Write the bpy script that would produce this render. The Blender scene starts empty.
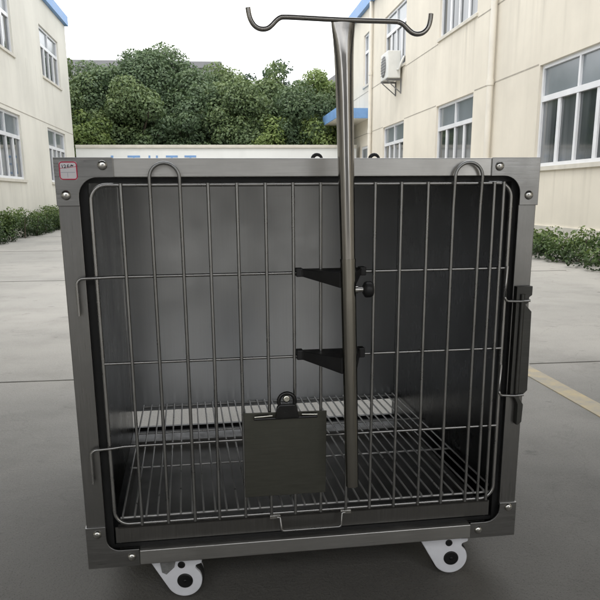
import bpy, math, random
import numpy as np
random.seed(7)
rng = np.random.default_rng(7)
PI = math.pi
R_ = math.radians
sc = bpy.context.scene
COL = sc.collection

# ------------------------------------------------------------------ helpers
def nodes(name):
    m = bpy.data.materials.new(name); m.use_nodes = True
    nt = m.node_tree
    return m, nt, nt.nodes['Principled BSDF']

def N(nt, t, **kw):
    n = nt.nodes.new(t)
    for k, v in kw.items():
        setattr(n, k, v)
    return n

def ramp(nt, src, stops):
    r = N(nt, 'ShaderNodeValToRGB')
    e = r.color_ramp.elements
    while len(e) < len(stops): e.new(0.5)
    for i, (p, c) in enumerate(stops):
        e[i].position = p
        e[i].color = (c[0], c[1], c[2], 1) if hasattr(c, '__len__') else (c, c, c, 1)
    nt.links.new(src, r.inputs[0])
    return r.outputs[0]

def coords(nt, scale=(1, 1, 1), kind='Object'):
    tc = N(nt, 'ShaderNodeTexCoord'); mp = N(nt, 'ShaderNodeMapping')
    mp.inputs['Scale'].default_value = scale
    nt.links.new(tc.outputs[kind], mp.inputs[0])
    return mp.outputs[0]

def noise(nt, vec, scale, detail=4, rough=.55):
    n = N(nt, 'ShaderNodeTexNoise')
    n.inputs['Scale'].default_value = scale; n.inputs['Detail'].default_value = detail
    n.inputs['Roughness'].default_value = rough
    nt.links.new(vec, n.inputs['Vector'])
    return n.outputs['Fac']

def mapr(nt, src, a, b):
    m = N(nt, 'ShaderNodeMapRange'); m.inputs[1].default_value = a; m.inputs[2].default_value = b
    nt.links.new(src, m.inputs[0]); return m.outputs[0]

def mixc(nt, a, b, fac, mode='MIX'):
    m = N(nt, 'ShaderNodeMix', data_type='RGBA', blend_type=mode)
    for sock, v in ((m.inputs[6], a), (m.inputs[7], b)):
        if hasattr(v, '__len__'): sock.default_value = (v[0], v[1], v[2], 1)
        else: nt.links.new(v, sock)
    if isinstance(fac, (int, float)): m.inputs[0].default_value = fac
    else: nt.links.new(fac, m.inputs[0])
    return m.outputs[2]

def bump(nt, bs, h, strength=.3, dist=.01):
    b = N(nt, 'ShaderNodeBump'); b.inputs['Strength'].default_value = strength
    b.inputs['Distance'].default_value = dist
    nt.links.new(h, b.inputs['Height']); nt.links.new(b.outputs[0], bs.inputs['Normal'])

def plain(name, c, rough=.5, metal=0, var=.12, nscale=30, spec=.5):
    m, nt, bs = nodes(name)
    v = coords(nt)
    f = noise(nt, v, nscale)
    lo = tuple(x * (1 - var) for x in c); hi = tuple(min(1, x * (1 + var)) for x in c)
    nt.links.new(ramp(nt, f, [(.3, lo), (.7, hi)]), bs.inputs['Base Color'])
    nt.links.new(ramp(nt, f, [(.3, max(0.02, rough - .06)), (.7, min(1, rough + .08))]), bs.inputs['Roughness'])
    bs.inputs['Metallic'].default_value = metal
    bs.inputs['Specular IOR Level'].default_value = spec
    return m

def brushed(name, c, rough, stretch=(2, 2, 160), smudge=.25, bstr=.04, line=.18):
    """brushed stainless sheet: fine lines along one axis, smudges and handling marks"""
    m, nt, bs = nodes(name)
    f = noise(nt, coords(nt, stretch), 6, 3)
    s = noise(nt, coords(nt), 7, 5, .6)
    base = mixc(nt, tuple(x * (1 - line) for x in c), c, ramp(nt, f, [(.3, 0), (.7, 1)]))
    base = mixc(nt, base, tuple(x * (1 - smudge) for x in c), ramp(nt, s, [(.45, 0), (.75, 1)]))
    nt.links.new(base, bs.inputs['Base Color'])
    bs.inputs['Metallic'].default_value = 1
    rr = N(nt, 'ShaderNodeMath', operation='ADD')
    nt.links.new(ramp(nt, f, [(.3, rough - .28 * line), (.7, rough + .28 * line)]), rr.inputs[0])
    nt.links.new(ramp(nt, s, [(.35, 0), (.8, .12)]), rr.inputs[1])
    nt.links.new(rr.outputs[0], bs.inputs['Roughness'])
    bump(nt, bs, f, bstr, .002)
    return m

M = {}
M['flange'] = brushed('flange_steel', (.60, .59, .57), .34, (2, 2, 150))
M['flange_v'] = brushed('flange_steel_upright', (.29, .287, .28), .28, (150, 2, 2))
M['plate'] = brushed('corner_plate_steel', (.345, .342, .335), .28, (3, 3, 60), .3)
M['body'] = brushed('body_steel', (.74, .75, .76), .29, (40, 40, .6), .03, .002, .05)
def aniso(m, amt, axis):
    nt = m.node_tree; bs = nt.nodes['Principled BSDF']
    bs.inputs['Anisotropic'].default_value = amt
    t = N(nt, 'ShaderNodeTangent', direction_type='RADIAL', axis=axis)
    nt.links.new(t.outputs[0], bs.inputs['Tangent'])
aniso(M['body'], .8, 'X')
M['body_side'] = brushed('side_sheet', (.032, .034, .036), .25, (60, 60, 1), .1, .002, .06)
M['dark_steel'] = brushed('dark_steel', (.11, .11, .105), .42, (2, 60, 60), .3)
M['tray'] = brushed('tray_steel', (.21, .205, .195), .36, (60, 2, 2), .3)
M['wire'] = plain('wire_steel', (.38, .375, .365), .27, .9, .08, 25)
M['bar'] = plain('bar_steel', (.33, .33, .325), .30, .95, .08, 25)
M['grate'] = plain('grate_steel', (.56, .555, .54), .32, .55, .08, 25)
M['pole'] = brushed('pole_steel', (.38, .365, .345), .10, (90, 90, 2), .2, .02)
M['sleeve'] = brushed('sleeve_steel', (.33, .318, .285), .13, (90, 90, 2), .25, .02)
M['screw'] = plain('screw_steel', (.62, .61, .58), .2, 1, .15, 80)
M['gasket'] = plain('black_gasket', (.012, .012, .012), .5, 0, .2, 40, .3)
M['black'] = plain('black_plastic', (.014, .014, .015), .42, 0, .25, 60, .4)
M['board'] = brushed('clipboard_steel', (.135, .135, .115), .45, (3, 3, 60), .2)
M['clip'] = plain('black_enamel_clip', (.012, .012, .012), .22, 0, .2, 60)
M['clip_bar'] = plain('bright_clip_wire', (.75, .74, .66), .22, 1, .1, 60)
M['white_plastic'] = plain('white_plastic', (.84, .845, .89), .38, 0, .05, 25)
M['grey_rubber'] = plain('grey_rubber', (.21, .21, .205), .7, 0, .25, 120)
M['tyre'] = plain('black_tyre', (.018, .018, .018), .6, 0, .2, 60)
M['hub'] = plain('hub_insert', (.008, .008, .008), .4, 0, .2, 90)
M['paper'] = plain('sticker_paper', (.80, .78, .82), .6, 0, .06, 30)
M['red'] = plain('sticker_red', (.72, .05, .12), .5, 0, .1, 50)
M['ink'] = plain('pen_ink', (.02, .02, .03), .5, 0, .1, 50)
M['blue_ink'] = plain('printed_rule', (.25, .27, .36), .5, 0, .1, 50)
M['blue'] = plain('blue_paint', (.17, .32, .58), .5, 0, .12, 3)
M['pvc'] = plain('pvc_pipe', (.72, .68, .60), .45, 0, .06, 3)
M['frame_white'] = plain('upvc_white', (.74, .75, .77), .35, 0, .05, 5)
M['ac_white'] = plain('ac_casing', (.68, .68, .65), .4, 0, .06, 4)
M['ac_grille'] = plain('ac_grille', (.18, .18, .18), .5, 0, .1, 20)
M['sill'] = plain('sill_render', (.60, .57, .50), .8, 0, .1, 4)
M['seam'] = plain('seam_filler', (.36, .33, .28), .9, 0, .2, 4)
M['grey_roof'] = plain('grey_roof', (.20, .20, .205), .8, 0, .1, 1)
M['shade_roof'] = plain('shade_roof_steel', (.055, .055, .06), .7, 0, .2, 2)
M['bark'] = plain('bark', (.07, .055, .04), .9, 0, .3, 5)
def worn_yellow():
    m, nt, bs = nodes('worn_yellow_line')
    v = coords(nt); f = noise(nt, v, 7, 8, .75)
    nt.links.new(mixc(nt, (.46, .37, .22), (.30, .285, .25), ramp(nt, f, [(.36, .1), (.60, .95)])), bs.inputs['Base Color'])
    bs.inputs['Roughness'].default_value = .9
    return m
M['yellow'] = worn_yellow()
M['joint'] = plain('joint_filler', (.17, .165, .15), .9, 0, .25, 9)

def glass_mat():
    m, nt, bs = nodes('window_glass')
    # dim rooms with pale curtains hanging in folds behind some of the panes
    f = noise(nt, coords(nt, (1, 1, .04)), 2.1, 3, .6); q = noise(nt, coords(nt, (1, 1, .3)), .55, 1)
    fold = ramp(nt, f, [(.42, (.035, .042, .045)), (.60, (.17, .18, .19))])
    nt.links.new(mixc(nt, (.035, .043, .047), fold, ramp(nt, q, [(.45, 0), (.58, 1)])), bs.inputs['Base Color'])
    bs.inputs['Roughness'].default_value = .06
    bs.inputs['Specular IOR Level'].default_value = .8
    return m
M['glass'] = glass_mat()
M['glass_tint'] = plain('pale_glass', (.20, .225, .245), .15, 0, .12, 1.2, .8)  # greyer glass; on upper panes the sky reflection is put into the colour

def render_wall(name, c, streak=.16, lo=.85):
    m, nt, bs = nodes(name)
    v = coords(nt)
    big = noise(nt, v, .55, 5, .6)
    st = noise(nt, coords(nt, (1.3, 1.3, .10)), 1.2, 4, .6)
    fine = noise(nt, v, 60, 3)
    col = mixc(nt, tuple(x * lo for x in c), c, ramp(nt, big, [(.3, 0), (.62, 1)]))
    col = mixc(nt, col, (c[0] * .55, c[1] * .55, c[2] * .55), ramp(nt, st, [(.52, 0), (.82, streak * 1.6)]))
    th_ = noise(nt, coords(nt, (4, 4, .10)), 1.1, 5, .7)
    sp = N(nt, 'ShaderNodeSeparateXYZ'); nt.links.new(v, sp.inputs[0])
    # rain dirt is strongest just below each row of sills
    row = ramp(nt, mapr(nt, sp.outputs[2], 0, 6.4), [(0, .9), (.05, .4), (.09, .25), (.185, 1), (.19, .1), (.42, .1), (.63, 1), (.635, .1), (.9, .2), (1, .8)])
    mu = N(nt, 'ShaderNodeMath', operation='MULTIPLY'); nt.links.new(row, mu.inputs[0])
    nt.links.new(ramp(nt, th_, [(.52, 0), (.72, min(1, streak * 2.8))]), mu.inputs[1])
    col = mixc(nt, col, (c[0] * .45, c[1] * .44, c[2] * .42), mu.outputs[0])
    nt.links.new(col, bs.inputs['Base Color'])
    bs.inputs['Roughness'].default_value = .88
    bump(nt, bs, fine, .25, .004)
    return m
M['cream'] = render_wall('cream_render', (.76, .705, .60))
M['cream2'] = render_wall('pale_cream_render', (.72, .695, .62))
M['white_wall'] = render_wall('white_wall_paint', (.80, .81, .79), .12, .9)
M['grey_wall'] = render_wall('grey_render', (.30, .30, .30))

def concrete():
    m, nt, bs = nodes('concrete_yard')
    v = coords(nt)
    big = noise(nt, v, .35, 6, .65)
    mid = noise(nt, v, 2.6, 7, .65)
    fine = noise(nt, v, 85, 4, .7)
    spk = noise(nt, v, 260, 2, .6)
    col = mixc(nt, (.31, .30, .275), (.42, .40, .365), ramp(nt, big, [(.32, 0), (.62, 1)]))
    col = mixc(nt, col, (.16, .154, .142), ramp(nt, mid, [(.50, 0), (.80, .4)]))
    col = mixc(nt, col, (.42, .40, .36), ramp(nt, fine, [(.5, 0), (.70, .5)]))
    col = mixc(nt, col, (.08, .077, .07), ramp(nt, spk, [(.55, 0), (.70, .6)]))
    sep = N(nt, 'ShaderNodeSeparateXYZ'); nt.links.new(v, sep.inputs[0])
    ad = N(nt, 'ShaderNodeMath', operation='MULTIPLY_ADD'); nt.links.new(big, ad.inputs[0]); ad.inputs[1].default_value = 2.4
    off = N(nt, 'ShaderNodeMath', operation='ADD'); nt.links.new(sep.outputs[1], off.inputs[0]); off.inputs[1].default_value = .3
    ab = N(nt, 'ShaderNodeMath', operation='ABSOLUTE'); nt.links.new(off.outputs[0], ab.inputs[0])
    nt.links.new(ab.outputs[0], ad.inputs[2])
    # near shade painted into the colour: darker round the cage, paler beyond
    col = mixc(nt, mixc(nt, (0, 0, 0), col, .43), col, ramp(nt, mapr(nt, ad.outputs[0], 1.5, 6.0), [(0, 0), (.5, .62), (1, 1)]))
    st = noise(nt, coords(nt, (1, 1.6, 1)), 5.5, 3, .5)
    col = mixc(nt, col, (.05, .048, .044), ramp(nt, st, [(.66, 0), (.74, .55)]))
    # hairline cracks
    vo = N(nt, 'ShaderNodeTexVoronoi', feature='DISTANCE_TO_EDGE'); vo.inputs['Scale'].default_value = .42
    wv = N(nt, 'ShaderNodeVectorMath', operation='ADD')
    wn = N(nt, 'ShaderNodeTexNoise'); wn.inputs['Scale'].default_value = 2.2; wn.inputs['Detail'].default_value = 6
    nt.links.new(v, wn.inputs['Vector']); nt.links.new(v, wv.inputs[0]); nt.links.new(wn.outputs['Color'], wv.inputs[1])
    nt.links.new(wv.outputs[0], vo.inputs['Vector'])
    col = mixc(nt, col, (.06, .058, .052), ramp(nt, vo.outputs['Distance'], [(.0, .14), (.0035, 0)]))
    nt.links.new(col, bs.inputs['Base Color'])
    nt.links.new(ramp(nt, mid, [(.3, .78), (.7, .92)]), bs.inputs['Roughness'])
    bump(nt, bs, fine, .6, .006)
    return m
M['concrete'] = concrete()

def leaf_mat(name, dark, mid, light):
    m, nt, bs = nodes(name)
    a = N(nt, 'ShaderNodeAttribute', attribute_name='tint')
    c = ramp(nt, a.outputs['Fac'], [(0, dark), (.5, mid), (1, light)])
    nt.links.new(c, bs.inputs['Base Color'])
    bs.inputs['Roughness'].default_value = .55
    tr = N(nt, 'ShaderNodeBsdfTranslucent'); nt.links.new(c, tr.inputs[0])
    mx = N(nt, 'ShaderNodeMixShader'); mx.inputs[0].default_value = .28
    out = [n for n in nt.nodes if n.type == 'OUTPUT_MATERIAL'][0]
    nt.links.new(bs.outputs[0], mx.inputs[1]); nt.links.new(tr.outputs[0], mx.inputs[2])
    nt.links.new(mx.outputs[0], out.inputs[0])
    return m
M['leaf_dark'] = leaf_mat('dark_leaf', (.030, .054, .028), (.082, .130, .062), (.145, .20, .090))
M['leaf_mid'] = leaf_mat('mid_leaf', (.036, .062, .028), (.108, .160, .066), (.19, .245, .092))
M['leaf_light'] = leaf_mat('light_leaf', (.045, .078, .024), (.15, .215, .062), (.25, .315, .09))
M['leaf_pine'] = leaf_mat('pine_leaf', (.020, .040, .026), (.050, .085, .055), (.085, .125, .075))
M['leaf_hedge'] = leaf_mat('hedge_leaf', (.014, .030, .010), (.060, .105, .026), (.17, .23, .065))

# ------------------------------------------------------------------ mesh builder
class MB:
    def __init__(s): s.v = []; s.f = []; s.sm = []; s.mi = []
    def add(s, vs, fs, smooth=False, mi=0):
        b = len(s.v); s.v += [tuple(v) for v in vs]
        for f in fs: s.f.append(tuple(i + b for i in f)); s.sm.append(smooth); s.mi.append(mi)
        return s
    def box(s, x0, x1, y0, y1, z0, z1, mi=0):
        vs = [(x, y, z) for x in (x0, x1) for y in (y0, y1) for z in (z0, z1)]
        return s.add(vs, [(0, 1, 3, 2), (4, 6, 7, 5), (0, 4, 5, 1), (2, 3, 7, 6), (0, 2, 6, 4), (1, 5, 7, 3)], False, mi)
    def prism(s, poly, y0, y1, axis='y', mi=0):
        """polygon in (a,b) extruded along axis; axis y: (x,z); axis x: (y,z); axis z: (x,y)"""
        n = len(poly)
        def P(a, b, t):
            return (a, t, b) if axis == 'y' else ((t, a, b) if axis == 'x' else (a, b, t))
        vs = [P(a, b, y0) for a, b in poly] + [P(a, b, y1) for a, b in poly]
        fs = [tuple(range(n)), tuple(range(2 * n - 1, n - 1, -1))]
        fs += [(i, i + n, (i + 1) % n + n, (i + 1) % n) for i in range(n)]
        return s.add(vs, fs, False, mi)
    def tube(s, pts, r, seg=10, caps=True, closed=False, mi=0, flat=None):
        P = [np.array(p, float) for p in pts]; n = len(P)
        rs = r if hasattr(r, '__len__') else [r] * n
        T = []
        for i in range(n):
            a = P[(i - 1) % n] if (closed or i > 0) else P[i]
            b = P[(i + 1) % n] if (closed or i < n - 1) else P[i]
            t = b - a; T.append(t / (np.linalg.norm(t) + 1e-12))
        up = np.array((0, 0, 1.)) if abs(T[0][2]) < .9 else np.array((1., 0, 0))
        nn = up - T[0] * (up @ T[0]); nn /= np.linalg.norm(nn)
        vs = []
        for i in range(n):
            nn = nn - T[i] * (nn @ T[i]); nn /= np.linalg.norm(nn)
            bb = np.cross(T[i], nn)
            fa, fb = (1, 1) if flat is None else flat[i]
            for k in range(seg):
                a = 2 * PI * k / seg
                vs.append(P[i] + rs[i] * (math.cos(a) * nn * fa + math.sin(a) * bb * fb))
        fs = []
        m = n if closed else n - 1
        for i in range(m):
            for k in range(seg):
                j = (i + 1) % n
                fs.append((i * seg + k, i * seg + (k + 1) % seg, j * seg + (k + 1) % seg, j * seg + k))
        s.add(vs, fs, True, mi)
        if caps and not closed:
            s.add([vs[k] for k in range(seg)], [tuple(range(seg - 1, -1, -1))], False, mi)
            s.add([vs[(n - 1) * seg + k] for k in range(seg)], [tuple(range(seg))], False, mi)
        return s
    def lathe(s, c, axis, prof, seg=24, mi=0):
        """prof: list of (r, h) along axis direction from c"""
        ax = np.array(axis, float); ax /= np.linalg.norm(ax)
        up = np.array((0, 0, 1.)) if abs(ax[2]) < .9 else np.array((1., 0, 0))
        n1 = np.cross(ax, up); n1 /= np.linalg.norm(n1); n2 = np.cross(ax, n1)
        c = np.array(c, float); vs = []
        for r, h in prof:
            for k in range(seg):
                a = 2 * PI * k / seg
                vs.append(c + ax * h + (n1 * math.cos(a) + n2 * math.sin(a)) * r)
        fs = []
        for i in range(len(prof) - 1):
            for k in range(seg):
                fs.append((i * seg + k, i * seg + (k + 1) % seg, (i + 1) * seg + (k + 1) % seg, (i + 1) * seg + k))
        s.add(vs, fs, True, mi)
        m = len(prof) - 1
        s.add([vs[k] for k in range(seg)], [tuple(range(seg - 1, -1, -1))], False, mi)
        s.add([vs[m * seg + k] for k in range(seg)], [tuple(range(seg))], False, mi)
        return s
    def build(s, name, mat, parent=None, base=None, bevel=0):
        me = bpy.data.meshes.new(name)
        off = np.array(base if base is not None else (0, 0, 0), float)
        me.from_pydata([tuple(np.array(v) - off) for v in s.v], [], s.f)
        me.polygons.foreach_set('use_smooth', s.sm)
        for mm in (mat if isinstance(mat, (list, tuple)) else [mat]): me.materials.append(mm)
        me.polygons.foreach_set('material_index', s.mi)
        me.update()
        o = bpy.data.objects.new(name, me); COL.objects.link(o)
        if parent is not None: o.parent = parent
        if bevel:
            b = o.modifiers.new('bevel', 'BEVEL'); b.width = bevel; b.segments = 2; b.limit_method = 'ANGLE'
            b.harden_normals = False
        return o

def tag(o, label=None, cat=None, group=None, kind=None):
    for k, v in (('label', label), ('category', cat), ('group', group), ('kind', kind)):
        if v: o[k] = v
    return o

# street frame: origin under the camera, v runs down the lane, u to the right
CAMX, CAMY, CAMZ = 0.22125, -1.36198, 0.82947
YAW = R_(2.0913)
def st(u, v, z=0):
    return (CAMX + u * math.cos(YAW) + v * math.sin(YAW), CAMY - u * math.sin(YAW) + v * math.cos(YAW), z)

class Thing:
    """An Empty at the thing's base; parts are built in the thing's frame of reference and parented to it."""
    def __init__(s, name, base, label, cat, group=None, street=False):
        s.o = bpy.data.objects.new(name, None); COL.objects.link(s.o)
        s.o.empty_display_size = .1
        s.base = base
        if street:
            s.o.location = st(*base); s.o.rotation_euler = (0, 0, -YAW)
        else:
            s.o.location = base
        tag(s.o, label, cat, group)
    def part(s, mb, name, mat, parent=None, bevel=0):
        return mb.build(name, mat, parent or s.o, s.base, bevel)

def street_mesh(mb, name, mat, base, **kw):
    o = mb.build(name, mat, None, base)
    o.location = st(*base); o.rotation_euler = (0, 0, -YAW)
    return tag(o, **kw)

def arc(cx, cz, r, a0, a1, n):
    return [(cx + r * math.cos(R_(a0 + (a1 - a0) * i / n)), cz + r * math.sin(R_(a0 + (a1 - a0) * i / n))) for i in range(n + 1)]

# ------------------------------------------------------------------ setting: ground
g = MB(); S = 220
g.add([(-S, -S, 0), (S, -S, 0), (S, S, 0), (-S, S, 0)], [(0, 1, 2, 3)])
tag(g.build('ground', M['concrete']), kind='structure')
mk = MB(); mk.box(1.435, 1.525, -3.0, 24.6, .0, .004)
street_mesh(mk, 'road_marking', M['yellow'], (1.47, 8, 0), kind='structure')
jt = MB()
for v in (-0.9, 3.36, 7.6, 11.9, 16.2, 20.4):
    jt.box(-3.75, 1.40, v - .004, v + .004, 0, .0035); jt.box(1.55, 3.85, v - .004, v + .004, 0, .0035)
street_mesh(jt, 'pavement', M['joint'], (0, 8, 0), kind='structure')

# ------------------------------------------------------------------ the cage
ZB = 0.105                      # underside of the frame above the ground
W, H, D = .90, .79, .845
CB = (.45, .42, 0)
cage = Thing('pet_cage', CB, 'large brushed steel pet cage on white casters with a wire door, standing in the lane', 'cage')
def z(h): return h + ZB
TR = (); 
# body
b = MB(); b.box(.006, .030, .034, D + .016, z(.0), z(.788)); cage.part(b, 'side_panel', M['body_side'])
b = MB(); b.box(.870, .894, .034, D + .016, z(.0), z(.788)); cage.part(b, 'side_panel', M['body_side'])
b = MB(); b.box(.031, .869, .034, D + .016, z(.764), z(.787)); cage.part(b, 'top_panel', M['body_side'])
b = MB(); b.box(.031, .869, D, D + .014, z(.074), z(.763)); cage.part(b, 'back_panel', M['body'])
b = MB(); b.box(.031, .869, D, D + .014, z(.0), z(.020)); cage.part(b, 'back_sill', M['gasket'])
b = MB(); b.box(.031, .869, .034, D - .001, z(.0), z(.010)); cage.part(b, 'bottom_panel', M['gasket'])
# black recess round the door
b = MB()
b.box(.031, .0505, .012, .0335, z(.034), z(.757)); b.box(.8525, .869, .012, .0335, z(.034), z(.757))
b.box(.051, .852, .012, .0335, z(.7475), z(.7565)); b.box(.051, .852, .012, .0335, z(.034), z(.042))
cage.part(b, 'door_gasket', M['gasket'])
# front frame rails
b = MB(); b.box(.0, .037, 0, .033, z(.080), z(.716)); cage.part(b, 'side_rail', M['flange_v'], bevel=.0015)
b = MB(); b.box(.864, .900, 0, .033, z(.070), z(.712)); cage.part(b, 'side_rail', M['flange_v'], bevel=.0015)
b = MB(); b.box(.095, .806, 0, .033, z(.757), z(.790)); cage.part(b, 'top_rail', M['flange'], bevel=.0015)
b = MB(); b.box(.1005, .7985, -.009, .033, z(.003), z(.034)); cage.part(b, 'bottom_rail', M['flange'], bevel=.0015)

def screw(cx, cz, par):
    s = MB()
    s.lathe((cx, -.0035, z(cz)), (0, -1, 0), [(.0088, 0), (.0085, .0015), (.007, .0035), (.004, .0048), (.0008, .0052)], 20)
    o = cage.part(s, 'screw', M['screw'], par)
    k = MB(); a = .6
    # cross recess
    for t in (a, a + PI / 2):
        dx, dz = math.cos(t) * .0032, math.sin(t) * .0032
        nx, nz = -dz * .25, dx * .25
        k.add([(cx + sx * dx + q * nx, -.0092, z(cz) + sx * dz + q * nz) for sx, q in ((1, 1), (1, -1), (-1, -1), (-1, 1))], [(0, 1, 2, 3)])
    s2 = k
    s.v = []; return o

def corner(xa, xb, za, zb_, wx, wz, r, sx, sz, bolts):
    """L plate: outer corner at (xa,za); legs run to xb along x and zb_ along z; leg widths wz (of x leg), wx (of z leg)"""
    X = lambda t: xa + sx * t
    Zc = lambda t: za + sz * t
    lx, lz = abs(xb - xa), abs(zb_ - za)
    poly = [(-.002, -.001), (lx, -.001), (lx, wz)]
    c = (wx + r, wz + r)
    for p in arc(c[0], c[1], r, 270, 180, 8): poly.append(p)
    poly += [(wx, lz), (-.002, lz)]
    pl = [(X(a), z(Zc(b_))) for a, b_ in poly]
    if sx * sz < 0: pl = pl[::-1]
    m = MB(); m.prism(pl, -.0035, .0, 'y')
    # the wrap round the outer side
    xs = sorted((X(-.002), X(.0005)))
    zs = sorted((z(Zc(-.001)), z(Zc(lz))))
    m.box(xs[0] - .0004, xs[1] - .0004 if sx > 0 else xs[1] + .0004, .0002, .034, zs[0], zs[1])
    o = cage.part(m, 'corner_plate', M['plate'], bevel=.0008)
    for cx, cz in bolts: screw(cx, cz, o)
    return o
corner(0, .0995, H, .708, .037, .033, .034, 1, -1, [(.081, .778), (.015, .727)])
corner(W, .804, H, .702, .036, .033, .034, -1, -1, [(.819, .775), (.882, .721)])
corner(0, .0995, 0, .088, .037, .035, .026, 1, 1, [(.020, .073), (.084, .019)])
corner(W, .800, 0, .077, .036, .035, .030, -1, 1, [(.884, .066), (.818, .018)])

# sticker on the top left plate
s = MB()
s.prism([(a, z(c)) for a, c in
         [*arc(.034, .780, .004, 0, 90, 4), *arc(.011, .780, .004, 90, 180, 4), *arc(.011, .757, .004, 180, 270, 4), *arc(.034, .757, .004, 270, 360, 4)]], -.0044, -.0040)
stk = cage.part(s, 'sticker', M['paper'])
s = MB()
loop = [*arc(.0325, .7785, .0045, 0, 90, 4), *arc(.0125, .7785, .0045, 90, 180, 4), *arc(.0125, .7585, .0045, 180, 270, 4), *arc(.0325, .7585, .0045, 270, 360, 4)]
s.tube([(a, -.0046, z(c)) for a, c in loop], .0010, 6, closed=True)
s.tube([(.008, -.0046, z(.7725)), (.0225, -.0046, z(.7735)), (.037, -.0046, z(.7755))], .0004, 5)
cage.part(s, 'red_border', M['red'], stk)
s = MB()
def stroke(pts, r=.0006): s.tube([(a, -.0047, z(c)) for a, c in pts], r, 5)
stroke([(.0125, .7785), (.0135, .7730)])
stroke([(.0155, .7775), (.0178, .7788), (.0190, .7772), (.0170, .7740), (.0160, .7730), (.0195, .7735)])
stroke([(.0235, .7795), (.0215, .7760), (.0220, .7738), (.0245, .7738), (.0250, .7760), (.0222, .7760)])
stroke([(.0272, .7748), (.0285, .7790), (.0310, .7755)]); stroke([(.0268, .7765), (.0318, .7775)])
cage.part(s, 'handwriting', M['ink'], stk)
s = MB()
s.box(.0095, .034, -.00465, -.0044, z(.7655), z(.7660)); s.box(.0210, .0214, -.00465, -.0044, z(.757), z(.7653))
cage.part(s, 'printed_rule', M['blue_ink'], stk)

# wire door
xl, xr, zt, zb2, rc = .0565, .8475, .744, .0905, .028
ring = [*arc(xr - rc, zt - rc, rc, 0, 90, 8), *arc(xl + rc, zt - rc, rc, 90, 180, 8), *arc(xl + rc, zb2 + rc, rc, 180, 270, 8), *arc(xr - rc, zb2 + rc, rc, 270, 360, 8)]
d = MB(); d.tube([(a, 0, z(c)) for a, c in ring], .0037, 10, closed=True)
door = cage.part(d, 'door', M['wire'])
for x in (.110, .264, .316, .368, .419, .471, .523, .575, .626, .678, .810, .829):
    d = MB(); d.tube([(x + .001 * math.sin(x * 40), -.0056, z(.0885)), (x, -.0056, z(.4)), (x, -.0056, z(.7465))], .0031, 10); cage.part(d, 'bar', M['bar'], door)
for xa, xb in ((.161, .214), (.729, .783)):
    cx, r = (xa + xb) / 2, (xb - xa) / 2
    pts = [(xa, -.0058, z(.0885)), (xa, -.0058, z(.70)), (xa, -.009, z(.745))]
    pts += [(a, -.010, z(c)) for a, c in arc(cx, .755, r, 180, 0, 12)]
    pts += [(xb, -.009, z(.745)), (xb, -.0058, z(.70)), (xb, -.0058, z(.0885))]
    d = MB(); d.tube(pts, .0032, 10); cage.part(d, 'looped_bar', M['bar'], door)
def hookwire(zz, drop, xe):
    pts = [(xe, .0, z(zz)), (.2, .0, z(zz)), (.085, .0, z(zz)), (.060, -.008, z(zz)), (.040, -.012, z(zz))]
    pts += [(a, -.012, z(c)) for a, c in arc(.034, zz - .012, .012, 90, 180, 6)]
    pts += [(.022, -.012, z(drop))]
    return pts
d = MB(); d.tube(hookwire(.581, .513, .8465), .0030, 8); cage.part(d, 'crosswire', M['wire'], door)
d = MB(); d.tube([(.0575, .0, z(.4186)), (.8465, .0, z(.4186))], .0028, 8); cage.part(d, 'crosswire', M['wire'], door)
d = MB(); d.tube(hookwire(.2533, .184, .8465), .0030, 8); cage.part(d, 'crosswire', M['wire'], door)
# bent latch prongs and the hinge side bar on the right rail
for z0, z1 in ((.585, .516), (.385, .321)):
    pts = [(.8465, -.006, z(z0)), (.8435, -.008, z(z1 + .010))] + [(a, -.011, z(c)) for a, c in arc(.8515, z1 + .008, .008, 180, 270, 5)] + [(.872, -.018, z(z1)), (.893, -.018, z(z1 + .001))]
    d = MB(); d.tube(pts, .0028, 8); cage.part(d, 'latch_prong', M['wire'], door)
lp = [(.866, .545), (.899, .545), (.899, .527), (.893, .523), (.893, .513), (.886, .508), (.900, .494), (.903, .330), (.897, .324), (.886, .320), (.886, .314), (.896, .300), (.895, .262), (.888, .256), (.884, .256), (.884, .300), (.878, .312), (.872, .318), (.866, .318)]
lt = MB(); lt.prism([(a, z(c)) for a, c in lp[::-1]], -.014, -.0008, 'y')
cage.part(lt, 'latch_plate', M['dark_steel'], bevel=.001)
lt = MB(); lt.tube([(.878, -.016, z(.53)), (.878, -.016, z(.325))], .0045, 12); cage.part(lt, 'latch_rod', M['dark_steel'])

# tray with bail handle
t = MB()
t.box(.054, .846, .012, .015, z(.0445), z(.0785))
t.prism([(.006, z(.0785)), (.0155, z(.0785)), (.0155, z(.083)), (.0040, z(.083))], .060, .840, 'x')
t.box(.060, .840, .0155, .62, z(.028), z(.031)); t.box(.060, .063, .0155, .62, z(.0315), z(.062)); t.box(.837, .840, .0155, .62, z(.0315), z(.062))
t.box(.0635, .8365, .617, .62, z(.0315), z(.050))
tray = cage.part(t, 'tray', M['tray'])
h = MB()
hp = [(.377, -.004, z(.0835)), (.386, -.006, z(.0825))] + [(a, -.010, z(c)) for a, c in arc(.394, .060, .006, 180, 270, 4)] + [(a, -.010, z(c)) for a, c in arc(.508, .060, .006, 270, 360, 4)] + [(.516, -.006, z(.0825)), (.525, -.004, z(.0835))]
h.tube(hp, .0026, 8); cage.part(h, 'tray_handle', M['wire'], tray)
for x in (.376, .524):
    h = MB(); h.box(x - .011, x + .011, -.0068, .0115, z(.0800), z(.0880)); cage.part(h, 'handle_clip', M['screw'], tray, bevel=.001)
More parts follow.
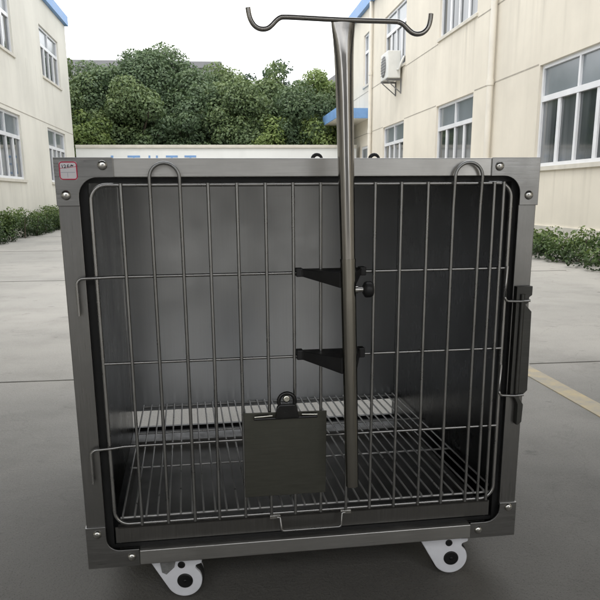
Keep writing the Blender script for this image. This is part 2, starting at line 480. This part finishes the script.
# floor grate
gr = MB(); zg = .0956
for i in range(35):
    x = .069 + i * (.862 - .069) / 34 + random.uniform(-.0008, .0008)
    gr.tube([(x, .026, z(zg - .005)), (x, .030, z(zg)), (x + random.uniform(-.001, .001), .42, z(zg - .0008)), (x, D - .012, z(zg))], .0023, 6)
for y in (.030, .31, .57, D - .016):
    gr.tube([(.064, y, z(zg - .0052)), (.866, y, z(zg - .0052))], .0029, 8)
cage.part(gr, 'floor_grate', M['grate'])
# lifting handle ends on the roof
for x in (.470, .580):
    k = MB(); pts = [(x - .010, .026, z(.7885))] + [(a, .026, z(c)) for a, c in arc(x, .7885, .009, 180, 0, 8)] + [(x + .010, .026, z(.7885))]
    k.tube(pts, [.0032, .0034, .0036, .0036, .0034, .003, .003, .0028, .0026, .0024, .0022], 8); cage.part(k, 'roof_catch', M['black'])

# casters
def caster(cx, cy, rz, patch=True):
    ca, sa = math.cos(rz), math.sin(rz)
    def tr(mb):
        mb.v = [(cx + x * ca - y * sa, cy + x * sa + y * ca, zz) for x, y, zz in mb.v]; return mb
    wr = .0405; wz = wr + .0005
    fork = MB()
    out = [(-.060, .1040), (-.0635, .098), (-.064, .092), (-.062, .086)]
    out += arc(.006, wz + .002, .0378, 209, 388, 26)
    out += [(.034, .066), (.0305, .071), (.032, .077), (.043, .081), (.0455, .086), (.042, .089), (.029, .088), (.027, .1040)]
    for y0, y1 in ((-.0238, -.0145), (.0145, .0238)):
        fork.prism(out[::-1] if y0 < 0 else out[::-1], y0, y1, 'y')
    fork.box(-.058, .018, -.0143, .0143, .086, .1035)
    cst = cage.part(tr(fork), 'caster', M['white_plastic'], bevel=.0042); cst.modifiers[0].segments = 4
    ty = MB(); ty.lathe((.006, -.014, wz), (0, 1, 0), [(.034, 0), (.0398, .002), (.0405, .006), (.0405, .022), (.0398, .026), (.034, .028)], 36)
    cage.part(tr(ty), 'wheel', M['tyre'], cst)
    for sgn in (-1, 1):
        hb = MB(); hb.lathe((.008, sgn * .0238, wz + .001), (0, sgn, 0), [(.0165, 0), (.0165, .0012), (.0145, .0022)], 28)
        cage.part(tr(hb), 'hub_cap', M['hub'], cst)
        hb = MB(); hb.lathe((.008, sgn * .0258, wz + .001), (0, sgn, 0), [(.0042, 0), (.0040, .0012), (.002, .0018)], 6)
        cage.part(tr(hb), 'axle_bolt', M['hub'], cst)
        hb = MB(); hb.lathe((.002, sgn * .0238, wz + .038), (0, sgn, 0), [(.0078, 0), (.0078, .0012), (.006, .002)], 20)
        cage.part(tr(hb), 'pivot_cap', M['hub'], cst)
    gp_ = MB()
    gp_.prism([(-.042, .084), (-.034, .094), (-.010, .097), (-.010, .086), (-.013, .074), (-.030, .058), (-.039, .063)], -.0252, -.0238, 'y')
    if patch: cage.part(tr(gp_), 'rubber_patch', M['grey_rubber'], cst)
    bk = MB(); bk.prism([(.020, .092), (.046, .0935), (.047, .098), (.020, .1005)], -.015, .015, 'y')
    cage.part(tr(bk), 'brake_lever', M['white_plastic'], cst, bevel=.002)
    mp = MB(); mp.box(-.055, .055, -.040, .040, .1042, .1062 - .0015); cage.part(tr(mp), 'mounting_plate', M['screw'], cst)
caster(.181, .055, R_(-6)); caster(.768, .055, R_(-8), False); caster(.181, .78, R_(20)); caster(.790, .78, R_(-15))

# ------------------------------------------------------------------ IV pole
PY = -.085
pb, pt_ = (.5185, z(.176)), (.4945, z(1.000))
def px(zz): return pb[0] + (pt_[0] - pb[0]) * (zz - pb[1]) / (pt_[1] - pb[1])
iv = Thing('drip_pole', (px(z(.176)), PY, z(.176)), 'steel drip stand pole with a double hook top, clamped to the cage door', 'drip pole')
m = MB()
zs = [.60, .70, .80, .88, .92, .95, .975, .992, 1.003]
fl = [(1, 1), (1, 1), (1, 1), (1.02, .98), (1.06, .92), (1.12, .80), (1.22, .62), (1.33, .42), (1.40, .30)]
rr_ = [.0130, .0138, .0146, .0147, .0147, .0147, .0147, .0147, .0147]
m.tube([(px(z(q)), PY, z(q)) for q in zs], rr_, 28, flat=fl)
iv.part(m, 'pole', M['pole'])
m = MB(); m.tube([(px(z(q)), PY, z(q)) for q in (.176, .30, .45, .612)], [.0122, .0130, .0136, .0139], 24)
m.tube([(px(z(q)), PY, z(q)) for q in (.607, .6130)], .0142, 24)
iv.part(m, 'sleeve', M['sleeve'])
hk = [(.3365, 1.019), (.3375, 1.011), (.340, 1.002), (.345, .994), (.352, .989), (.360, .9875), (.368, .989), (.375, .994), (.381, 1.000), (.388, 1.005), (.397, 1.0065), (.43, 1.006),
      (.473, 1.005), (.512, 1.0045), (.580, 1.0045), (.590, 1.0035), (.598, .9995), (.605, .9935), (.612, .9885), (.620, .9862), (.629, .9875), (.636, .992), (.641, .999), (.6435, 1.008), (.6445, 1.018)]
def smooth(p, k=4):
    o = []
    for i in range(len(p) - 1):
        a0, a1, a2, a3 = (np.array(p[max(0, min(len(p) - 1, j))]) for j in (i - 1, i, i + 1, i + 2))
        for t in (q / k for q in range(k)):
            o.append(tuple(.5 * (2 * a1 + (a2 - a0) * t + (2 * a0 - 5 * a1 + 4 * a2 - a3) * t * t + (3 * a1 - a0 - 3 * a2 + a3) * t ** 3)))
    return o + [p[-1]]
m = MB(); m.tube([(a, PY - .002, z(c)) for a, c in smooth(hk)], .0042, 14); iv.part(m, 'hook_bar', M['pole'])
def bracket(zc, th):
    m = MB(); xc = px(z(zc)) 
    pl = [(.427, .008), (.427, -.006), (.436, -.012), (xc - .014, PY + .004), (xc + .014, PY + .004), (.547, -.012), (.556, -.006), (.556, .008)]
    low = lambda y: z(zc - th) - max(0, -y) / .085 * .017
    n = len(pl)
    m.add([(a, y, z(zc)) for a, y in pl] + [(a, y, low(y)) for a, y in pl],
          [tuple(range(n)), tuple(range(2 * n - 1, n - 1, -1))] + [(i, i + n, (i + 1) % n + n, (i + 1) % n) for i in range(n)])
    m.box(.424, .4365, -.010, .011, z(zc - th - .002), z(zc + .002)); m.box(.5465, .559, -.010, .011, z(zc - th - .002), z(zc + .002))
    iv.part(m, 'bracket', M['black'], bevel=.0015)
bracket(.588, .012); bracket(.430, .015)
m = MB(); zk = z(.557); xk = px(zk)
m.lathe((xk + .010, PY, zk), (1, 0, 0), [(.0045, 0), (.0045, .018)], 14)
m.lathe((xk + .012, PY, zk), (1, 0, 0), [(.007, 0), (.007, .005)], 6)
scr = iv.part(m, 'clamp_screw', M['screw'])
m = MB()
prof = [(.008, 0), (.0135, .003), (.0150, .006), (.0150, .014), (.0125, .018), (.006, .0195)]
m.lathe((xk + .027, PY, zk), (1, 0, 0), prof, 12); iv.part(m, 'knob', M['black'], scr)

# ------------------------------------------------------------------ clipboard hung on the door
cb = Thing('clipboard', (.3985, -.013, z(.134)), 'dark olive steel clipboard with a black clip hanging on the cage door bars', 'clipboard')
m = MB(); m.prism([(.3155, z(.135)), (.4795, z(.135)), (.4815, z(.309)), (.3165, z(.312))][::1], -.0140, -.0118, 'y')
cb.part(m, 'board', M['board'], bevel=.0006)
m = MB()
m.box(.336, .462, -.0205, -.0142, z(.2975), z(.3015))
m.prism([(.378, z(.3015)), (.424, z(.3015)), (.421, z(.322)), (.417, z(.328)), (.385, z(.328)), (.381, z(.322))], -.0260, -.0145, 'y')
rp = [(a, -.019, z(c)) for a, c in arc(.401, .334, .016, -20, 200, 14)]
m.tube(rp, .0040, 10)
m.lathe((.401, -.0145, z(.338)), (0, -1, 0), [(.0075, 0), (.0075, .004), (.005, .005)], 16, 1)
clip = cb.part(m, 'clip', [M['clip'], M['clip_bar']], bevel=.0012)
for p0, p1 in (((.337, -.0200, z(.3045)), (.372, -.0215, z(.3065))), ((.430, -.0215, z(.3065)), (.461, -.0200, z(.3045)))):
    m = MB(); m.tube([p0, p1], .0026, 8); cb.part(m, 'clip_spring', M['clip_bar'], clip)

# ------------------------------------------------------------------ buildings
def facade(th, u, s, v0, v1, h, ops, depth, mat):
    """wall plane at street offset u facing -s; openings (v0,v1,z0,z1); body box behind"""
    rv = .14 * s
    vs = sorted({v0, v1, *[o[0] for o in ops], *[o[1] for o in ops]}); zs = sorted({0, h, *[o[2] for o in ops], *[o[3] for o in ops]})
    m = MB()
    for a, b_ in zip(vs, vs[1:]):
        for c, e in zip(zs, zs[1:]):
            if any(o[0] <= a and b_ <= o[1] and o[2] <= c and e <= o[3] for o in ops): continue
            q = [(u, a, c), (u, b_, c), (u, b_, e), (u, a, e)]
            m.add(q if s < 0 else q[::-1], [(0, 1, 2, 3)])
    for a, b_, c, e in ops:
        for p, q in (((a, c), (b_, c)), ((b_, c), (b_, e)), ((b_, e), (a, e)), ((a, e), (a, c))):
            m.add([(u, *p), (u, *q), (u + rv, *q), (u + rv, *p)], [(0, 1, 2, 3)])
    a = sorted((u + rv, u + s * depth)); m.box(a[0], a[1], v0 + .001, v1 - .001, 0, h - .001)
    a = sorted((u, u + rv))
    for vv in (v0, v1): m.add([(a[0], vv, 0), (a[1], vv, 0), (a[1], vv, h), (a[0], vv, h)], [(0, 1, 2, 3)])
    m.add([(a[0], v0, h), (a[1], v0, h), (a[1], v1, h), (a[0], v1, h)], [(0, 1, 2, 3)])
    th.part(m, 'wall', mat)

def window(th, u, s, v0, v1, z0, z1, tr, nlow, style=0):
    f = MB(); w = .055
    a, b_ = sorted((u + s * .045, u + s * .105))
    f.box(a, b_, v0 + .002, v0 + w, z0 + .002, z1 - .002); f.box(a, b_, v1 - w, v1 - .002, z0 + .002, z1 - .002)
    f.box(a, b_, v0 + w, v1 - w, z0 + .002, z0 + w); f.box(a, b_, v0 + w, v1 - w, z1 - w, z1 - .002)
    if tr:
        f.box(a - .006, b_, v0 + w, v1 - w, tr - .04, tr + .04)
        vm = (v0 + v1) / 2; f.box(a, b_, vm - .025, vm + .025, tr + .041, z1 - w - .001)
        zt_ = tr - .041
    else: zt_ = z1 - w
    for i in range(1, nlow):
        vm = v0 + w + (v1 - v0 - 2 * w) * i / nlow
        ww = .045 if i % 2 else .03
        f.box(a + (.008 if i % 2 else 0), b_, vm - ww, vm + ww, z0 + w + .001, zt_ - .001)
    fr = th.part(f, 'window', M['frame_white'])
    p = MB(); pu = u + s * .080
    q = [(pu, v0 + .01, z0 + .01), (pu, v1 - .01, z0 + .01), (pu, v1 - .01, (tr or z1) - .002), (pu, v0 + .01, (tr or z1) - .002)]
    p.add(q if s < 0 else q[::-1], [(0, 1, 2, 3)])
    if tr:
        q = [(pu, v0 + .01, tr + .002), (pu, v1 - .01, tr + .002), (pu, v1 - .01, z1 - .01), (pu, v0 + .01, z1 - .01)]
        p.add(q if s < 0 else q[::-1], [(0, 1, 2, 3)], False, 1)
    th.part(p, 'pane', [M['glass'], M['glass_tint']], fr)
    sl = MB(); a, b_ = sorted((u - s * .035, u + s * .04)); sl.box(a, b_, v0 - .04, v1 + .04, z0 - .06, z0 - .0005)
    th.part(sl, 'sill', M['sill'], fr)

def pipe(th, u, s, v, h):
    m = MB(); uu = u - s * .075
    m.tube([(uu, v, .12), (uu, v, h)], .055, 14)
    for zc in (1.0, 2.72, 4.4, 5.9):
        if zc < h: m.tube([(uu, v, zc - .05), (uu, v, zc + .05)], .066, 14); m.box(*sorted((uu, u - s * .002)), v - .02, v + .02, zc - .012, zc + .012)
    th.part(m, 'drainpipe', M['pvc'])

# right hand building
UR = 5.0
rb = Thing('factory_building', (UR, 12, 0), 'cream two storey factory building along the right of the lane, with drainpipes and blue canopy', 'building', street=True)
ops = []
for c in (-.1, 5.0, 10.05, 15.28, 20.45):
    ops += [(c - 1.17, c + 1.17, 1.22, 2.70), (c - 1.17, c + 1.17, 4.07, 5.62)]
ops += [(23.55, 24.55, 4.2, 5.72)]
dr = (23.75, 24.75, .02, 2.35)
facade(rb, UR, 1, -6, 27.6, 6.40, ops + [dr], 7, M['cream'])
for o in ops:
    window(rb, UR, 1, *o, 2.21 if o[2] < 2 else (5.12 if o[1] - o[0] > 1.5 else 5.2), 4 if o[1] - o[0] > 1.5 else 2)
m = MB(); a, b_, c, e = dr
m.box(UR + .04, UR + .09, a + .002, b_ - .002, c, e - .002); cdoor = rb.part(m, 'door', M['glass_tint'])
m = MB()
for aa, bb in ((a + .003, a + .07), (b_ - .07, b_ - .003)): m.box(UR + .02, UR + .0395, aa, bb, c, e - .003)
m.box(UR + .02, UR + .0395, a + .07, b_ - .07, e - .08, e - .003); m.box(UR + .02, UR + .0395, a + .07, b_ - .07, 1.0, 1.07); rb.part(m, 'door_frame', M['frame_white'], cdoor)
m = MB(); m.box(UR - .12, UR + 7.1, -6.1, 27.7, 6.402, 6.75); rb.part(m, 'fascia', M['blue'])
m = MB()
for zc in (2.72, 3.98):
    vs = [-6] + [x for o in ops if abs(o[2 if zc > 3 else 3] - zc) < .12 for x in (o[0] - .05, o[1] + .05)] + [27.6]
    vs = sorted(vs)
    for aa, bb in zip(vs[::2], vs[1::2]):
        m = MB(); m.box(UR - .003, UR + .001, aa, bb, zc - .010, zc + .010); rb.part(m, 'joint_line', M['seam'])
for v in (2.6, 7.9, 13.06, 18.0 + .2, 23.15): 
    if v != 18.2: pipe(rb, UR, 1, v, 6.4)
m = MB(); m.box(UR - 1.06, UR - .002, 23.62, 26.4, 3.16, 3.46); rb.part(m, 'canopy', M['blue'])
m = MB(); m.box(UR - 1.04, UR - .003, 23.64, 26.38, 3.140, 3.158); rb.part(m, 'canopy_soffit', M['sill'])
m = MB(); m.box(UR - .03, UR, -6, 23.7, 0, .35); rb.part(m, 'plinth', M['sill'])

# outdoor units on the right wall
def air_con(v, zc, label):
    a = Thing('air_conditioner', (UR - .2, v, zc), label, 'air conditioner', street=True)
    m = MB(); m.box(UR - .40, UR - .06, v, v + .80, zc, zc + .66); cs = a.part(m, 'casing', M['ac_white'], bevel=.02)
    m = MB(); m.lathe((UR - .4005, v + .47, zc + .33), (-1, 0, 0), [(.26, 0), (.26, .012), (.22, .018)], 28)
    for i in range(7): m.box(UR - .425, UR - .4190, v + .22, v + .72, zc + .12 + i * .07, zc + .128 + i * .07)
    a.part(m, 'fan_grille', M['ac_grille'], cs)
    for vv in (v + .12, v + .68):
        m = MB()
        m.box(UR - .42, UR - .002, vv - .02, vv + .02, zc - .045, zc - .002)
        m.tube([(UR - .38, vv, zc - .05), (UR - .02, vv, zc - .34)], .014, 8); m.box(UR - .03, UR - .001, vv - .018, vv + .018, zc - .36, zc - .046)
        a.part(m, 'bracket', M['ac_grille'])
    m = MB(); m.tube([(UR - .15, v - .001, zc + .2), (UR - .12, v - .10, zc + .2), (UR - .10, v - .13, zc + .32), (UR - .05, v - .14, zc + .42), (UR - .012, v - .14, zc + .5)], .028, 8)
    a.part(m, 'hose', M['ac_white'])
air_con(19.5, 3.74, 'white air conditioner outdoor unit on wall brackets below an upper window of the right building')

# left hand building
UL = -4.3
lb = Thing('workshop_building', (UL, 12, 0), 'pale cream two storey building on the left edge with a blue roof fascia', 'building', street=True)
ops = []
for c in (1.6, 6.7, 11.8, 16.9, 22.15):
    ops += [(c - 1.2, c + 1.2, 1.22, 2.64), (c - 1.2, c + 1.2, 3.92, 5.18)]
facade(lb, UL, -1, -6, 24.7, 5.90, ops, 7, M['cream2'])
for o in ops: window(lb, UL, -1, *o, 2.15 if o[2] < 2 else 4.72, 4)
m = MB(); m.box(UL - 7.1, UL + .10, -6.1, 24.8, 5.902, 6.17); lb.part(m, 'fascia', M['blue'])
m = MB()
m.box(UL - .001, UL + .003, -6, 24.7, 2.72, 2.74); lb.part(m, 'joint_line', M['seam'])
for v in (4.1, 14.3): pipe(lb, UL, -1, v, 5.9)
m = MB(); m.box(UL, UL + .03, -6, 24.7, 0, .35); lb.part(m, 'plinth', M['sill'])

# boundary wall with blue lettering
VB = 24.95
bw = Thing('boundary_wall', (0, VB, 0), 'white rendered boundary wall with blue lettering closing the end of the lane', 'wall', street=True)
m = MB(); m.box(UL, UR - .13, VB, VB + .24, 0, 2.34); bw.part(m, 'wall', M['white_wall'])
m = MB(); m.box(UL, UR - .13, VB - .05, VB + .29, 2.341, 2.44); bw.part(m, 'coping', M['sill'], bevel=.01)
m = MB()
def chr_(u, bars):
    for x0, x1, z0, z1 in bars: m.box(u + x0, u + x1, VB - .012, VB - .001, 1.55 + z0, 1.55 + z1)
chr_(-3.17, [(-.04, .04, .48, .56), (-.24, .24, .40, .46), (-.24, -.18, .30, .40), (.18, .24, .30, .40), (-.2, .2, .18, .24), (-.03, .03, .0, .18)])
chr_(-2.48, [(-.20, .20, .50, .56), (-.03, .03, .06, .50), (.03, .18, .28, .33), (-.17, -.11, .06, .32), (-.24, .24, .0, .06)])
chr_(-1.86, [(-.15, -.09, .47, .56), (.09, .15, .47, .56), (-.2, .2, .38, .44), (-.24, .24, .22, .28), (-.03, .03, .0, .22), (-.03, .03, .28, .38)])
chr_(-1.26, [(-.19, .19, .50, .56), (-.03, .03, .06, .50), (-.24, .24, .0, .06)])
chr_(-.66, [(-.19, .19, .50, .56), (-.03, .03, .06, .50), (-.16, .16, .27, .32), (-.22, .22, .0, .06)])
bw.part(m, 'lettering', M['blue'])

# roof added out of view to shade the cage front and near ground
shade_roof = Thing('added_shade_roof', (.35, -3, 0), 'added dark roof on posts above the cage, out of view, to shade it', 'added shade roof', street=True)
SV0, SV1, SZ = -1.9, 1.7, 3.05
m = MB(); m.box(UL + .03, UR - .16, SV0, SV1, SZ, SZ + .12); shade_roof.part(m, 'roof', M['shade_roof'])
m = MB()
for v in (-1.6, -.1, 1.4): m.box(UL + .2, UR - .2, v - .06, v + .06, SZ - .18, SZ - .002)
shade_roof.part(m, 'beam', M['shade_roof'])
for u in (UL + .35, UR - 1.3):
    for v in (-1.6, -.1): 
        m = MB(); m.box(u - .05, u + .05, v - .05, v + .05, 0, SZ - .182); shade_roof.part(m, 'post', M['shade_roof'])

# building added behind the camera, unseen, to tone the steel reflections
cl_ = Thing('added_rear_building', (.35, -10.5, 0), 'added grey building, unseen behind the camera, for the cage steel to reflect', 'building', street=True)
m = MB(); m.box(UL, UR, -16, -10.5, 0, 5.2); cl_.part(m, 'wall', M['grey_wall'])
m = MB(); m.box(UL + .01, UR - .01, -16.1, -10.3, 5.202, 5.5); cl_.part(m, 'roof', M['grey_roof'])
m = MB(); m.box(-3.2, -1.2, -10.498, -10.44, .01, 2.6); cl_.part(m, 'door', M['grey_roof'])

# far roofs behind the trees
fb = Thing('warehouse', (-6, 47, 0), 'long grey flat roofed warehouse showing just above the trees', 'building', street=True)
m = MB(); m.box(-22, .75, 46, 60, 0, 8.1); fb.part(m, 'wall', M['grey_wall'])
m = MB(); m.box(-22.2, .85, 45.8, 60.2, 8.102, 8.45); fb.part(m, 'roof', M['grey_roof'])
hb = Thing('gabled_house', (10, 42, 0), 'house with a grey pitched roof behind the trees, partly hidden by the drip pole', 'building', street=True)
m = MB(); m.box(6.4, 13.6, 41, 52, 0, 6.6); hb.part(m, 'wall', M['grey_wall'])
m = MB(); m.prism([(5.9, 6.45), (14.1, 6.45), (10, 9.3)], 40.6, 52.4, 'y'); hb.part(m, 'roof', M['grey_roof'])

# ------------------------------------------------------------------ foliage
def leaf_cloud(centers, radii, per, size, squash=.8, up=.35):
    """leaf quads scattered mostly over the shells of many clumps; returns verts, faces, tint"""
    V = []; T = []
    for c, r in zip(centers, radii):
        n = int(per * r * r)
        d = rng.normal(size=(n, 3)); d /= np.linalg.norm(d, axis=1)[:, None]
        rad = r * (0.55 + .5 * rng.random(n) ** .6)
        P = np.array(c) + d * rad[:, None] * np.array((1, 1, squash))
        nrm = d * .8 + rng.normal(size=(n, 3)) * .55 + np.array((0, 0, up))
        nrm /= np.linalg.norm(nrm, axis=1)[:, None]
        t = np.cross(nrm, rng.normal(size=(n, 3))); t /= np.linalg.norm(t, axis=1)[:, None]
        b_ = np.cross(nrm, t)
        s_ = size * (.6 + .8 * rng.random(n))[:, None]
        q = np.stack([P - t * s_, P + b_ * s_ * .55, P + t * s_, P - b_ * s_ * .55], 1)
        V.append(q.reshape(-1, 3))
        base = .36 + .22 * rng.random()
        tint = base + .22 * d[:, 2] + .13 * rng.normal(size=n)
        T.append(np.repeat(np.clip(tint, 0, 1), 4))
    return np.concatenate(V), np.concatenate(T)

def leaf_obj(name, V, T, mat, parent=None, base=(0, 0, 0)):
    n = len(V) // 4
    me = bpy.data.meshes.new(name)
    me.vertices.add(len(V)); me.vertices.foreach_set('co', (V - np.array(base)).astype(np.float32).ravel())
    me.loops.add(len(V)); me.loops.foreach_set('vertex_index', np.arange(len(V), dtype=np.int32))
    me.polygons.add(n); me.polygons.foreach_set('loop_start', np.arange(0, len(V), 4, dtype=np.int32))
    me.update(calc_edges=True)
    at = me.attributes.new('tint', 'FLOAT', 'POINT'); at.data.foreach_set('value', T.astype(np.float32))
    me.materials.append(mat)
    o = bpy.data.objects.new(name, me); COL.objects.link(o)
    if parent: o.parent = parent
    return o

def tree(u, v, top, r, bot, mat, label, ncl=46, leaf=.055, name='broadleaf_tree', per=2300):
    t = Thing(name, (u, v, 0), label, 'tree', 'trees beyond the boundary wall', street=True)
    cz, rz = (top + bot) / 2, (top - bot) / 2
    C = []; Rr = []
    limbs = []
    while len(C) < ncl:
        d = rng.normal(size=3); d /= np.linalg.norm(d)
        q = rng.random() ** .4
        cr = r * (.26 + .16 * rng.random())
        wob = 1 + .12 * math.sin(3 * math.atan2(d[1], d[0]) + u)
        p = np.array((u, v, cz)) + d * np.array((r * wob, r * wob, rz)) * q * (1 - .22)
        C.append(p); Rr.append(cr)
        if len(limbs) < 9 and q > .6: limbs.append(p)
    V, T = leaf_cloud(C, Rr, per, leaf)
    # darker low in the crown
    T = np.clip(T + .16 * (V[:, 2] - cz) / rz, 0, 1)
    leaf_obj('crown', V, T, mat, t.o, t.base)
    m = MB(); m.tube([(u, v, 0), (u + .05, v, bot * .6), (u - .04, v + .03, bot + rz * .5), (u, v, cz + rz * .3)], [.16, .13, .10, .05], 10)
    for p in limbs:
        zz = bot + rz * .35 * random.random()
        m.tube([(u, v, zz), tuple((np.array((u, v, zz)) * .5 + p * .5) + np.array((0, 0, .15))), tuple(p)], [.06, .04, .02], 6)
    t.part(m, 'trunk', M['bark'])
    return t
k = 29.5 / 721
def U_(x, v=29.5): return (x - 212) * v / 721 * .985
def Z_(y, v=29.5): return .83 + (195.5 - y) * v / 721
trees = [
 (78, 27.6, 66, 1.7, 'leaf_mid', 'olive green tree beside the left building behind the white wall'),
 (112, 28.4, 72, 1.7, 'leaf_dark', 'dark green tree, second from the left behind the white wall'),
 (162, 29.4, 55, 2.1, 'leaf_dark', 'tallest broad domed dark tree right of the warehouse roof middle'),
 (140, 27.2, 88, 1.5, 'leaf_mid', 'low mid green tree in front of the tall domed tree'),
 (207, 28.2, 70, 1.8, 'leaf_dark', 'dark green tree directly in front of the warehouse roof end'),
 (240, 27.2, 84, 1.6, 'leaf_mid', 'mid green rounded tree left of the yellowish dome'),
 (270, 29.0, 70, 1.7, 'leaf_mid', 'round tree with a yellow green dome left of the drip pole'),
 (313, 29.6, 70, 1.3, 'leaf_light', 'bright light green tree top just left of the drip pole'),
 (300, 27.2, 92, 1.5, 'leaf_dark', 'dark tree low in front of the bright tree top'),
 (322, 26.6, 112, 1.1, 'leaf_light', 'bright yellow green bushy tree next to the blue canopy'),
 (228, 29.8, 72, 1.5, 'leaf_mid', 'mid green tree filling the dip between the domed tree and the conifer tops'),
 (345, 29.4, 84, 1.6, 'leaf_mid', 'mid green tree half hidden behind the drip pole'),
 (268, 26.6, 116, 1.1, 'leaf_light', 'small light green tree just above the middle of the white wall'),
 (185, 26.8, 112, 1.3, 'leaf_dark', 'small dark tree low above the wall below the domed tree'),
 (95, 26.7, 112, 1.2, 'leaf_light', 'small light green tree low above the wall at its left end'),
]
for x, v, y, r, mt, lab in trees:
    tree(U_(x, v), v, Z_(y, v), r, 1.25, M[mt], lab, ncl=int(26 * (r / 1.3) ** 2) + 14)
for x, y, r, lab in ((244, 65, .75, 'dark feathery conifer top poking above the trees, left one of two'), (279, 60, .85, 'dark feathery conifer top poking above the yellow green dome, right one of two')):
    v = 34
    tree(U_(x, v), v, Z_(y, v), r, 3.2, M['leaf_pine'], lab, ncl=20, leaf=.07, name='conifer_tree', per=900)

def hedge(u0, u1, v0, v1, h, label):
    C = []; Rr = []
    n = int((v1 - v0) * 13)
    for i in range(n):
        C.append(((u0 + u1) / 2 + rng.uniform(-.5, .5) * (u1 - u0) * .72, rng.uniform(v0, v1), rng.uniform(.06, h - .12))); Rr.append(rng.uniform(.13, .2))
    V, T = leaf_cloud(C, Rr, 5200, .024, .9, .5)
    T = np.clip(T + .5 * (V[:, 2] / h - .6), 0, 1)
    V[:, 2] = np.maximum(V[:, 2], .01)
    t = Thing('hedge', ((u0 + u1) / 2, (v0 + v1) / 2, 0), label, 'hedge', 'clipped hedges at the foot of the buildings', street=True)
    leaf_obj('foliage', V, T, M['leaf_hedge'], t.o, t.base)
    for i in range(int((v1 - v0) * 2)):
        m = MB()
        uu, vv = (u0 + u1) / 2 + rng.uniform(-.15, .15), v0 + (i + .5) / 2
        m.tube([(uu, vv, 0), (uu + rng.uniform(-.1, .1), vv + rng.uniform(-.1, .1), h * .7)], [.014, .006], 5)
        t.part(m, 'stem', M['bark'])
hedge(4.0, 4.9, 5.2, 12.4, .40, 'low clipped green hedge along the foot of the right cream building')
hedge(UL + .06, UL + .55, 13.5, 24.3, .62, 'green hedge along the foot of the left building')

# ------------------------------------------------------------------ camera
cd = bpy.data.cameras.new('camera'); cam = bpy.data.objects.new('camera', cd); COL.objects.link(cam)
from mathutils import Matrix, Vector
yaw, pit, rol = .1524, -.248, -.0076
F = Vector((math.sin(yaw) * math.cos(pit), math.cos(yaw) * math.cos(pit), math.sin(pit)))
R0 = Vector((math.cos(yaw), -math.sin(yaw), 0)); U0 = R0.cross(F)
Rv = R0 * math.cos(rol) + U0 * math.sin(rol); Uv = -R0 * math.sin(rol) + U0 * math.cos(rol)
mw = Matrix(((Rv.x, Uv.x, -F.x, CAMX), (Rv.y, Uv.y, -F.y, CAMY), (Rv.z, Uv.z, -F.z, CAMZ), (0, 0, 0, 1)))
cam.matrix_world = mw
cd.sensor_width = 36; cd.lens = 36 * 720.99 / 600
cd.shift_y = (377.5 - 300) / 600
cd.clip_start = .02; cd.clip_end = 600
sc.camera = cam

# ------------------------------------------------------------------ light: bright overcast
SUN_E, SUN_A = R_(58), R_(215)
w = bpy.data.worlds.new('World'); sc.world = w; w.use_nodes = True
nt = w.node_tree; bg = nt.nodes['Background']
sky = N(nt, 'ShaderNodeTexSky', sky_type='NISHITA'); sky.sun_disc = False
sky.sun_elevation = SUN_E; sky.sun_rotation = SUN_A
sky.dust_density = 4; sky.air_density = 1.2
cl = noise(nt, coords(nt, (1, 1, 2.2), 'Generated'), 1.6, 5, .6)
cloud = ramp(nt, cl, [(.3, (11.0, 11.6, 12.4)), (.7, (16.5, 16.5, 16.4))])
mixs = mixc(nt, sky.outputs[0], cloud, .9)
nt.links.new(mixs, bg.inputs[0]); bg.inputs[1].default_value = .165
sl = bpy.data.lights.new('sun', 'SUN'); sl.energy = .9; sl.angle = R_(14); sl.color = (1, .96, .90)
so = bpy.data.objects.new('sun', sl); COL.objects.link(so)
# sun direction matches sky rotation (clockwise from +Y)
dv = Vector((math.sin(SUN_A) * math.cos(SUN_E), math.cos(SUN_A) * math.cos(SUN_E), math.sin(SUN_E)))
so.rotation_euler = dv.to_track_quat('Z', 'Y').to_euler()
sc.view_settings.view_transform = 'Standard'; sc.view_settings.look = 'None'; sc.view_settings.exposure = 0
sc.cycles.max_bounces = 8
